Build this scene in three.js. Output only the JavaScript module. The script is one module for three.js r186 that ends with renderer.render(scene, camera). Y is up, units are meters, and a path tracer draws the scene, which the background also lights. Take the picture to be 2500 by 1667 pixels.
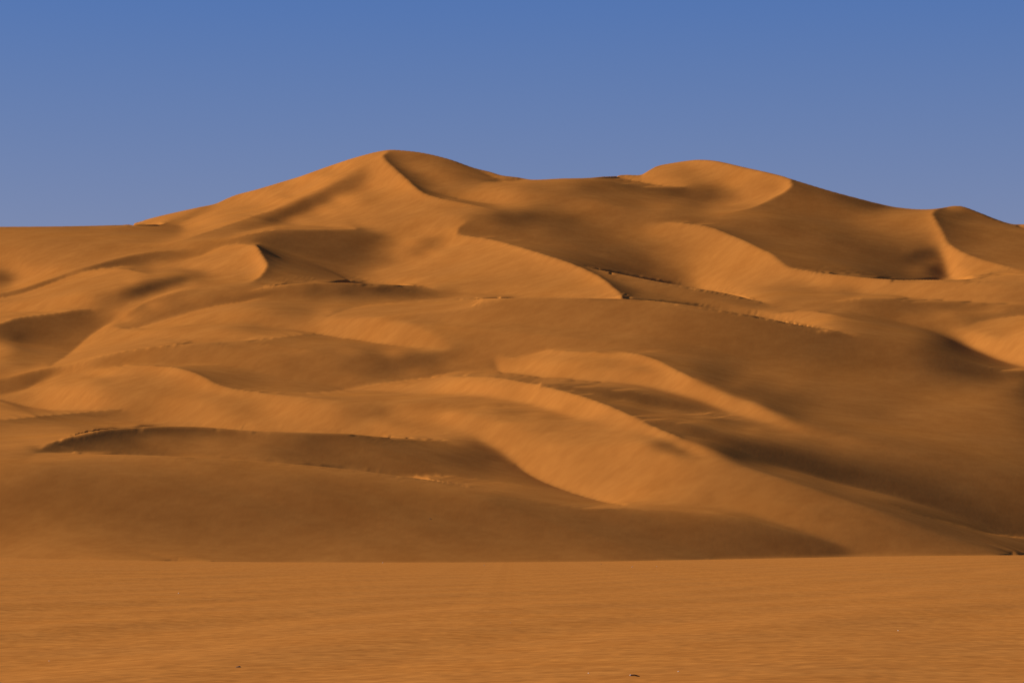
import * as THREE from 'three';
import { mergeVertices } from 'three/addons/utils/BufferGeometryUtils.js';

// ---------------------------------------------------------------- camera, sky, sun, exposure
const EYE = 1.7;                    // eye height above the sand plain, metres
const TAN = 0.0001687;              // tangent of one survey unit (the survey below is in these units of bearing and elevation)
const LEVEL = 1330;                 // survey row of eye level
const scene = new THREE.Scene();
const camera = new THREE.PerspectiveCamera(2 * Math.atan(LEVEL * TAN) * 180 / Math.PI, 2500 / (2 * LEVEL), 0.5, 30000);
camera.position.set(0, EYE, 0);
camera.lookAt(0, EYE, -100);
camera.setViewOffset(2500, 2 * LEVEL, 0, 0, 2500, 1667);
scene.add(camera);

const SUN_ELEVATION = 25 * Math.PI / 180, SUN_BACK = 24 * Math.PI / 180;   // from the left, a little beyond the dunes
const SUN = [-Math.cos(SUN_ELEVATION) * Math.cos(SUN_BACK), Math.sin(SUN_ELEVATION), Math.cos(SUN_ELEVATION) * Math.sin(SUN_BACK)]; // right, up, away
const sun = new THREE.DirectionalLight(new THREE.Color(1, 0.955, 0.88), 5);
sun.position.set(SUN[0] * 1500, SUN[1] * 1500, -SUN[2] * 1500 - 500);
sun.target.position.set(0, 0, -500);
sun.castShadow = true;
sun.shadow.mapSize.set(4096, 4096);
Object.assign(sun.shadow.camera, { left: -700, right: 700, top: 700, bottom: -700, near: 100, far: 3500 });
scene.add(sun, sun.target);

const EXPOSURE = 1.35;
const lin = (c) => (c <= 10 ? c / 3295 : Math.pow((c / 255 + 0.055) / 1.055, 2.4));
{ // clear sky: paler and greyer to the horizon, deep blue overhead, a little paler round the sun
  const W = 1024, H = 512, data = new Float32Array(W * H * 4);
  const stops = [[-90, [128, 112, 104]], [-4, [158, 158, 174]], [0, [152, 157, 178]], [7, [124, 138, 174]], [12.6, [84, 118, 177]], [18, [64, 102, 170]], [40, [46, 82, 152]], [90, [36, 66, 134]]];
  for (let j = 0; j < H; j++) {
    const el = (j + 0.5) / H * 180 - 90;
    let k = 0; while (k < stops.length - 2 && el > stops[k + 1][0]) k++;
    const [a, ca] = stops[k], [b, cb] = stops[k + 1], t = Math.min(1, Math.max(0, (el - a) / (b - a)));
    for (let i = 0; i < W; i++) {
      const az = ((i + 0.5) / W - 0.5) * 2 * Math.PI, ce = Math.cos(el * Math.PI / 180), se = Math.sin(el * Math.PI / 180);
      const dx = Math.cos(az) * ce, dz = Math.sin(az) * ce;
      const toSun = Math.max(0, dx * SUN[0] + se * SUN[1] - dz * SUN[2]);
      const glow = 1 + 0.35 * Math.pow(toSun, 6);
      const o = (j * W + i) * 4;
      for (let c = 0; c < 3; c++) data[o + c] = lin(ca[c] + (cb[c] - ca[c]) * t) * glow / EXPOSURE;
      data[o + 3] = 1;
    }
  }
  const sky = new THREE.DataTexture(data, W, H, THREE.RGBAFormat, THREE.FloatType);
  sky.mapping = THREE.EquirectangularReflectionMapping;
  sky.magFilter = sky.minFilter = THREE.LinearFilter;
  sky.needsUpdate = true;
  scene.background = sky; scene.environment = sky;
}
const renderer = new THREE.WebGLRenderer({ antialias: true });
renderer.setSize(1024, 682);
renderer.toneMapping = THREE.LinearToneMapping;
renderer.toneMappingExposure = EXPOSURE;
renderer.shadowMap.enabled = true;

// ---------------------------------------------------------------- small tools
const clamp = (x, a, b) => Math.min(b, Math.max(a, x));
const smooth = (a, b, x) => { if (a > b) return 1 - smooth(b, a, x); const t = clamp((x - a) / (b - a), 0, 1); return t * t * (3 - 2 * t); };
function rng(seed) { let s = seed >>> 0; return () => { s = (s + 0x6D2B79F5) | 0; let t = Math.imul(s ^ (s >>> 15), 1 | s); t = (t + Math.imul(t ^ (t >>> 7), 61 | t)) ^ t; return ((t ^ (t >>> 14)) >>> 0) / 4294967296; }; }
const hash = (x, y) => { let h = (Math.imul(x, 374761393) + Math.imul(y, 668265263)) | 0; h = Math.imul(h ^ (h >>> 13), 1274126177); return ((h ^ (h >>> 16)) >>> 0) / 4294967296; };
function noise(x, y) {
  const i = Math.floor(x), j = Math.floor(y), a = x - i, b = y - j, s = a * a * (3 - 2 * a), t = b * b * (3 - 2 * b);
  const p = hash(i, j), q = hash(i + 1, j), r = hash(i, j + 1), w = hash(i + 1, j + 1);
  return (p + (q - p) * s + (r - p) * t + (p - q - r + w) * s * t) * 2 - 1;
}
const fbm = (x, y, n = 4) => { let s = 0, a = 0.5; for (let k = 0; k < n; k++) { s += a * noise(x, y); x = x * 2.03 + 17.1; y = y * 2.03 + 5.7; a *= 0.5; } return s; };

// ---------------------------------------------------------------- survey of the dunes
// Points are [bearing, row] seen from the viewpoint, in survey units (LEVEL is eye level, rows count downwards).
// Crest lines: [bearing, row, lean on the left hand, lean on the right hand] walking along the line.
// The lean says how squarely the sand faces the sun (165 = level ground, more = leans to the sun, less = leans away).
// gap = how far the ground behind the crest drops out of sight (0 = both sides are in view).
const SKYLINE = [[0, 553], [150, 552], [297, 548.5], [319, 545], [345, 538], [404, 523], [480, 506], [517, 498.5], [531, 494], [574, 475], [638, 458], [744, 425], [829, 395], [893, 376], [944, 365.5], [983, 366], [1038, 373], [1098, 388], [1157, 409], [1195, 418], [1225, 427], [1268, 433], [1302, 438], [1374, 435], [1438, 433.5], [1489, 428], [1531, 426], [1565, 426], [1587, 414], [1604, 405], [1646, 396.5], [1689, 390], [1712, 388.5], [1738, 390], [1764, 394], [1815, 406], [1874, 419], [1914, 429], [1925, 433.5], [1968, 447], [2031, 466], [2095, 483], [2172, 502], [2223, 509], [2261, 510.5], [2287, 509], [2329, 502], [2352, 503], [2393, 518], [2435, 535], [2472, 546.5], [2500, 547]];
const FOOT = [[0, 1362], [213, 1366], [425, 1370], [638, 1372], [1000, 1373], [1300, 1372], [1500, 1370], [1840, 1364], [2100, 1359], [2300, 1356.5], [2500, 1355]];
const CRESTS = [
  // left shelf before the long bright flank
  { gap: 0.03, p: [[297, 548.5, 182, 158], [340, 547.5, 184, 155], [378, 546, 182, 150], [415, 541, 172, 150]] },
  { soft: 7, p: [[415, 541, 172, 155], [470, 522, 172, 162], [512, 503, 172, 166]] },
  { soft: 6, p: [[446, 560, 158, 182], [440, 545, 158, 180], [470, 527, 160, 182], [520, 505, 172, 182]] },
  // spur below the long flank
  { gap: 0, p: [[446, 577, 185, 160], [510, 563, 187, 156], [595, 535.6, 188, 154], [680, 508, 188, 150]] },
  { soft: 4, p: [[680, 508, 188, 148], [744, 480, 188, 148], [786, 463, 187, 150], [816, 446, 186, 154], [850, 427, 184, 160], [893, 405, 182, 172]] },
  // hump with the dark hollow
  { gap: 0, p: [[523, 591, 160, 150], [595, 574, 160, 146], [659, 562, 165, 130], [723, 558, 168, 118], [808, 559, 172, 118], [870, 559, 172, 128]] },
  { gap: 0, p: [[446, 634, 160, 172], [489, 623, 150, 182], [531, 604, 148, 187], [574, 595, 144, 190], [612, 594, 128, 191], [625, 599, 106, 191], [633.5, 616, 100, 191], [644, 633, 102, 191], [650.5, 650, 106, 190], [644, 663, 112, 188], [633.5, 676, 122, 182], [616, 687, 140, 168]] },
  // left dune: crest and slip face
  { gap: 0, p: [[0, 716, 168, 135], [64, 701, 185, 128], [127.5, 680, 178, 124], [191, 659, 170, 120], [255, 640, 166, 118], [306, 627, 163, 118], [370, 616, 160, 122], [425, 612, 160, 135], [489, 609, 158, 150]] },
  { gap: 0, p: [[0, 727, 132, 182], [64, 712, 124, 184], [127.5, 689, 118, 184], [191, 665, 112, 184], [238, 657, 112, 184], [272, 654.6, 115, 182], [298, 655.5, 130, 178], [340, 659, 150, 170]] },
  // dune in the left margin
  { gap: 0, p: [[0, 789, 180, 116], [42.5, 776, 180, 116], [98, 769, 180, 115], [149, 763, 178, 113], [191, 757, 174, 112], [213, 756, 165, 118], [238, 761, 152, 132]] },
  { gap: 0, p: [[119, 895, 155, 180], [170, 861, 145, 184], [213, 823, 138, 184], [255, 795, 142, 182], [281, 780, 155, 176]] },
  { gap: 0, p: [[306, 770, 178, 160], [340, 747, 178, 150], [383, 727, 174, 148], [429, 713, 168, 150], [480, 704, 160, 152]] },
  // broad back with its slip face
  { gap: 0, p: [[272, 797, 158, 176], [298, 802, 152, 182], [332, 799, 150, 184], [374, 787, 146, 185], [425, 772, 142, 185], [489, 754, 138, 185], [553, 742, 130, 180], [587, 737, 124, 170], [638, 725, 120, 148], [680, 712, 122, 134], [744, 702, 125, 122]] },
  { gap: 0.03, p: [[616, 708, 150, 150], [660, 698, 148, 148], [701, 693, 138, 146], [765, 689, 130, 138], [850, 689, 134, 126], [906, 691, 168, 118], [957, 694, 176, 116], [1012, 697, 172, 128], [1060, 704, 168, 150]] },
  // the great dome
  { gap: 0, p: [[795, 775, 160, 176], [829, 761, 152, 174], [893, 746, 150, 168], [957, 740, 148, 165], [1055, 735.6, 148, 160]] },
  { gap: .05, ease: 320, p: [[1055, 735.6, 148, 160], [1161, 729, 164, 156], [1268, 726, 172, 152], [1395, 726, 176, 150], [1500, 728, 180, 148], [1524, 729, 182, 147], [1540, 730, 118, 146], [1585, 732, 128, 144], [1670, 742, 138, 138], [1755, 755, 150, 130], [1840, 769, 165, 123], [1853, 771, 183, 122], [1925, 787, 184, 117], [2002, 801, 178, 114], [2053, 810, 150, 115], [2090, 822, 135, 120]] },
  // second dune
  { gap: 0, p: [[0, 926, 162, 130], [71, 909, 172, 126], [124, 898, 178, 126], [165, 891, 180, 130], [191, 887.6, 180, 140], [248, 870, 184, 148], [319, 855, 185, 150], [383, 846, 184, 150]] },
  { gap: .025, ease: 250, p: [[383, 846, 184, 150], [468, 837, 178, 150], [553, 832, 170, 148], [638, 827, 170, 146], [690, 822.5, 176, 145]] },
  { gap: 0, p: [[690, 822.5, 176, 145], [723, 819, 180, 144], [765, 815, 182, 144], [800, 819, 182, 147], [829, 824.5, 182, 148], [864, 828, 182, 142], [927, 838, 180, 144], [991, 845, 176, 154], [1060, 850, 168, 162]] },
  { gap: 0, p: [[0, 962, 134, 178], [64, 948, 130, 172], [92, 934, 128, 168]] },
  { soft: 4, p: [[92, 934, 128, 168], [124, 916, 130, 166], [160, 901, 136, 160]] },
  { soft: 9, p: [[800, 776, 170, 182], [864, 774, 166, 184], [927, 780, 163, 184], [991, 791, 160, 182], [1038, 810, 159, 180], [1072, 827, 159, 176], [1098, 844, 158, 166]] },
  // long S crest
  { soft: 5, p: [[191, 905, 156, 172], [225, 898, 150, 180], [280, 894, 147, 185]] },
  { gap: 0, p: [[280, 893.6, 147, 185], [340, 892, 147, 186], [404, 895, 144, 186], [451, 904, 138, 185], [485, 916, 130, 183], [519, 935, 124, 180], [561, 948, 128, 177], [616, 955.5, 134, 177], [680, 959, 142, 177], [744, 959, 146, 178], [808, 954.6, 148, 179], [872, 944, 148, 181], [935, 935, 146, 182], [1012, 926, 144, 184], [1076, 919, 142, 185], [1132, 917, 140, 185], [1183, 918.5, 138, 183], [1225, 923, 128, 183], [1289, 935.5, 120, 182], [1353, 950, 117, 182], [1416, 967, 116, 181], [1480, 989, 116, 180], [1523, 1008, 116, 180], [1565, 1029, 114, 180], [1620, 1053, 112, 178], [1660, 1068, 106, 174]] },
  { soft: 12, p: [[1660, 1068, 108, 172], [1713, 1084, 98, 165], [1789, 1124, 84, 146], [1861, 1139, 82, 134], [1925, 1151, 84, 128], [2010, 1177, 84, 122], [2095, 1198, 92, 120], [2159, 1223, 98, 118]] },
  { gap: 0, p: [[2159, 1225, 102, 112], [2201, 1240, 92, 114], [2265, 1262, 86, 110], [2350, 1285, 84, 106], [2401, 1300, 82, 104], [2500, 1313, 92, 104]] },
  // bright trough on the dome's foot
  { gap: 0, p: [[1161, 859, 155, 158], [1204, 867, 156, 172], [1251, 872, 157, 180], [1289, 865, 158, 182], [1331, 855, 157, 182], [1395, 858, 152, 183], [1459, 859, 149, 184], [1523, 860, 145, 185], [1565, 867, 140, 186], [1608, 882, 136, 185], [1650, 904, 132, 182], [1693, 925, 128, 180]] },
  { soft: 7, p: [[1693, 925, 128, 180], [1735, 944, 126, 177], [1790, 967, 124, 174], [1840, 982, 123, 172], [1883, 1006, 126, 170], [1925, 1030, 136, 164], [1951, 1045, 146, 152]] },
  { gap: 0, p: [[1204, 878, 166, 146], [1212, 891, 178, 142], [1225, 912, 182, 140]] },
  { gap: 0, p: [[1190, 912, 150, 142], [1225, 913, 178, 138], [1289, 918, 180, 128], [1353, 926, 180, 124], [1438, 931, 181, 124], [1480, 934, 178, 128]] },
  { soft: 7, p: [[1480, 934, 178, 128], [1586, 946, 176, 126], [1650, 962, 177, 126], [1712, 979, 178, 128], [1772, 1003, 177, 130], [1840, 1024, 172, 136], [1904, 1039, 162, 144], [1951, 1047, 152, 147]] },
  // apron below the long crest
  { soft: 4, p: [[1000, 968, 178, 168], [1098, 967, 180, 163], [1183, 970.6, 181, 160], [1268, 981, 181, 159], [1353, 1004, 180, 162], [1438, 1028, 179, 167], [1489, 1038, 178, 171], [1540, 1044, 178, 175]] },
  // front dune, right horn
  { soft: 9, p: [[1090, 1063, 176, 160], [1153, 1064, 180, 146], [1183, 1079, 181, 130], [1225, 1104, 181, 122], [1259, 1130, 182, 120]] },
  { gap: 0, p: [[1259, 1130, 182, 121], [1289, 1155, 183, 122], [1331, 1177, 184, 126], [1374, 1194, 185, 128], [1438, 1215, 186, 129], [1501, 1231, 186, 130], [1531, 1234, 182, 134]] },
  { soft: 9, p: [[1531, 1236, 178, 136], [1585, 1238, 166, 140], [1712, 1249, 154, 136], [1819, 1258, 149, 124], [1904, 1283, 143, 113], [1968, 1304, 137, 104], [2031, 1325, 131, 97], [2095, 1354, 126, 92]] },
  // low dune at the left, behind the front one
  { gap: 0, p: [[0, 1024, 182, 140], [85, 1017, 184, 136], [170, 1009, 184, 134], [255, 1001.7, 182, 134], [289, 1000, 178, 140], [323, 1004.6, 168, 152]] },
  { gap: .03, ease: 260, p: [[98, 1097, 160, 118], [115, 1085, 158, 104], [161, 1068, 154, 84], [204, 1055.7, 153, 74], [255, 1047, 155, 70], [319, 1043, 160, 74], [383, 1039.5, 166, 84], [446, 1039.5, 171, 92], [510, 1042, 174, 106], [595, 1049, 176, 126], [680, 1052.7, 174, 136], [765, 1055, 172, 122], [850, 1058, 170, 115], [935, 1066, 172, 116], [1012, 1070, 172, 118], [1090, 1076, 168, 130]] },
  { gap: .03, ease: 320, p: [[87, 1105.4, 118, 162], [170, 1106.7, 116, 158], [255, 1108, 120, 153], [340, 1110, 128, 150], [425, 1113, 138, 148], [510, 1117, 144, 145], [595, 1122.4, 143, 143], [680, 1129, 134, 142], [765, 1136.5, 126, 141], [850, 1145, 123, 141], [935, 1156, 123, 142], [1055, 1172, 124, 142], [1140, 1187, 124, 138], [1204, 1198, 127, 132]] },
  // main peak
  { gap: 0, p: [[944.6, 364, 158, 178], [943.7, 374, 130, 180], [932.6, 380, 110, 182], [938, 389, 104, 184], [953, 404, 104, 186], [974, 423, 106, 187], [995.6, 442, 108, 187], [1017, 461, 110, 185], [1038, 474, 114, 181], [1063.6, 481, 125, 176], [1093, 484.6, 145, 172], [1123, 482, 158, 167]] },
  { gap: 0, p: [[1157, 409, 152, 118], [1191, 426, 152, 112], [1229, 442, 152, 112]] },
  { gap: 0, p: [[1178, 445, 116, 155], [1229, 443, 116, 156], [1302, 438, 150, 158], [1374, 435, 150, 152], [1438, 435, 128, 138], [1490, 438, 118, 116], [1523, 441, 155, 105], [1565, 446, 180, 106], [1629, 454, 170, 107], [1676, 457, 160, 112]] },
  { gap: 0, p: [[1562, 446, 168, 180], [1568, 427, 168, 181]] },
  // second peak
  { gap: 0, p: [[1914, 427, 105, 180], [1929, 442, 108, 183], [1933, 452.7, 116, 185], [1925, 463, 121, 185], [1904, 476, 125, 183], [1874, 491, 131, 178], [1840, 506, 139, 170], [1806, 514, 146, 160], [1755, 527, 150, 152]] },
  // third peak
  { gap: 0, p: [[2288.7, 506, 125, 168], [2282, 514, 106, 166], [2279, 525, 100, 168], [2284.5, 537.7, 101, 172], [2295, 557, 108, 178], [2303.6, 574, 114, 183], [2312, 591, 120, 185], [2325, 601.5, 128, 185], [2350, 616, 135, 184], [2393, 633, 140, 181], [2435, 644, 145, 178], [2469, 654.6, 148, 174], [2500, 662, 152, 170]] },
  { gap: 0, p: [[2468, 545, 160, 132], [2500, 556, 168, 132]] },
  { soft: 5, p: [[2295, 603, 178, 140], [2303, 629, 180, 132], [2310, 654, 180, 124], [2316, 680, 180, 118]] },
  // bowl and the rim running right
  { soft: 5, p: [[1540, 541, 138, 142], [1585, 542, 138, 152], [1625, 543, 134, 166]] },
  { gap: 0, p: [[1625, 543, 132, 168], [1649, 543, 130, 174], [1691, 548, 122, 179], [1738, 557, 120, 181], [1776, 572, 120, 182], [1819, 589, 124, 183], [1861, 610, 128, 183], [1883, 620.6, 130, 184], [1900, 635.5, 130, 185], [1925, 652.5, 128, 186], [1959, 659, 125, 185]] },
  { gap: 0.03, p: [[1959, 659, 125, 185], [2010, 665, 124, 182], [2074, 671.6, 118, 180], [2138, 678, 108, 178], [2201, 682, 107, 178], [2244, 681.4, 118, 179], [2300, 682, 124, 179], [2318, 681.5, 178, 178], [2371, 680, 179, 178], [2414, 671.6, 174, 175], [2456, 665, 160, 172], [2500, 667, 152, 170]] },
  // shelf below the main saddle
  { gap: 0, p: [[1140, 542, 138, 166], [1119, 557, 130, 172], [1114, 571, 126, 178], [1183, 582, 126, 180], [1268, 603.6, 124, 182], [1331, 623, 120, 183], [1395, 644, 110, 183], [1429, 659, 104, 183], [1463, 676, 102, 183], [1489, 695, 104, 183], [1510, 714, 106, 183], [1528, 730, 112, 182]] },
  { gap: .05, p: [[1405, 645, 108, 112], [1459, 657, 104, 138], [1523, 669.5, 102, 138], [1608, 686.5, 108, 134], [1670, 697, 124, 134], [1690, 700, 150, 134], [1702, 703, 182, 133], [1757, 712, 183, 130], [1800, 721, 182, 127], [1861, 738, 174, 130], [1890, 745, 160, 142]] },
  // right middle ground
  { gap: 0, p: [[2040, 736, 152, 148], [2116, 728, 162, 130], [2180, 728, 170, 116], [2265, 731, 172, 112], [2350, 736, 172, 116], [2435, 740, 168, 132], [2500, 742, 160, 145]] },
  { gap: 0, p: [[1895, 764.5, 156, 176], [1925, 762, 150, 184], [1976, 760, 151, 183], [2031, 763, 150, 172]] },
  { gap: 0, p: [[2370, 790, 140, 152], [2393, 784.6, 135, 165], [2435, 776, 126, 175], [2500, 770, 126, 178]] },
  { soft: 5, p: [[2308, 810, 152, 130], [2342, 827, 170, 125], [2371, 846, 179, 120], [2414, 867, 180, 118], [2456, 884, 178, 118], [2500, 897, 175, 120]] },
];
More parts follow.
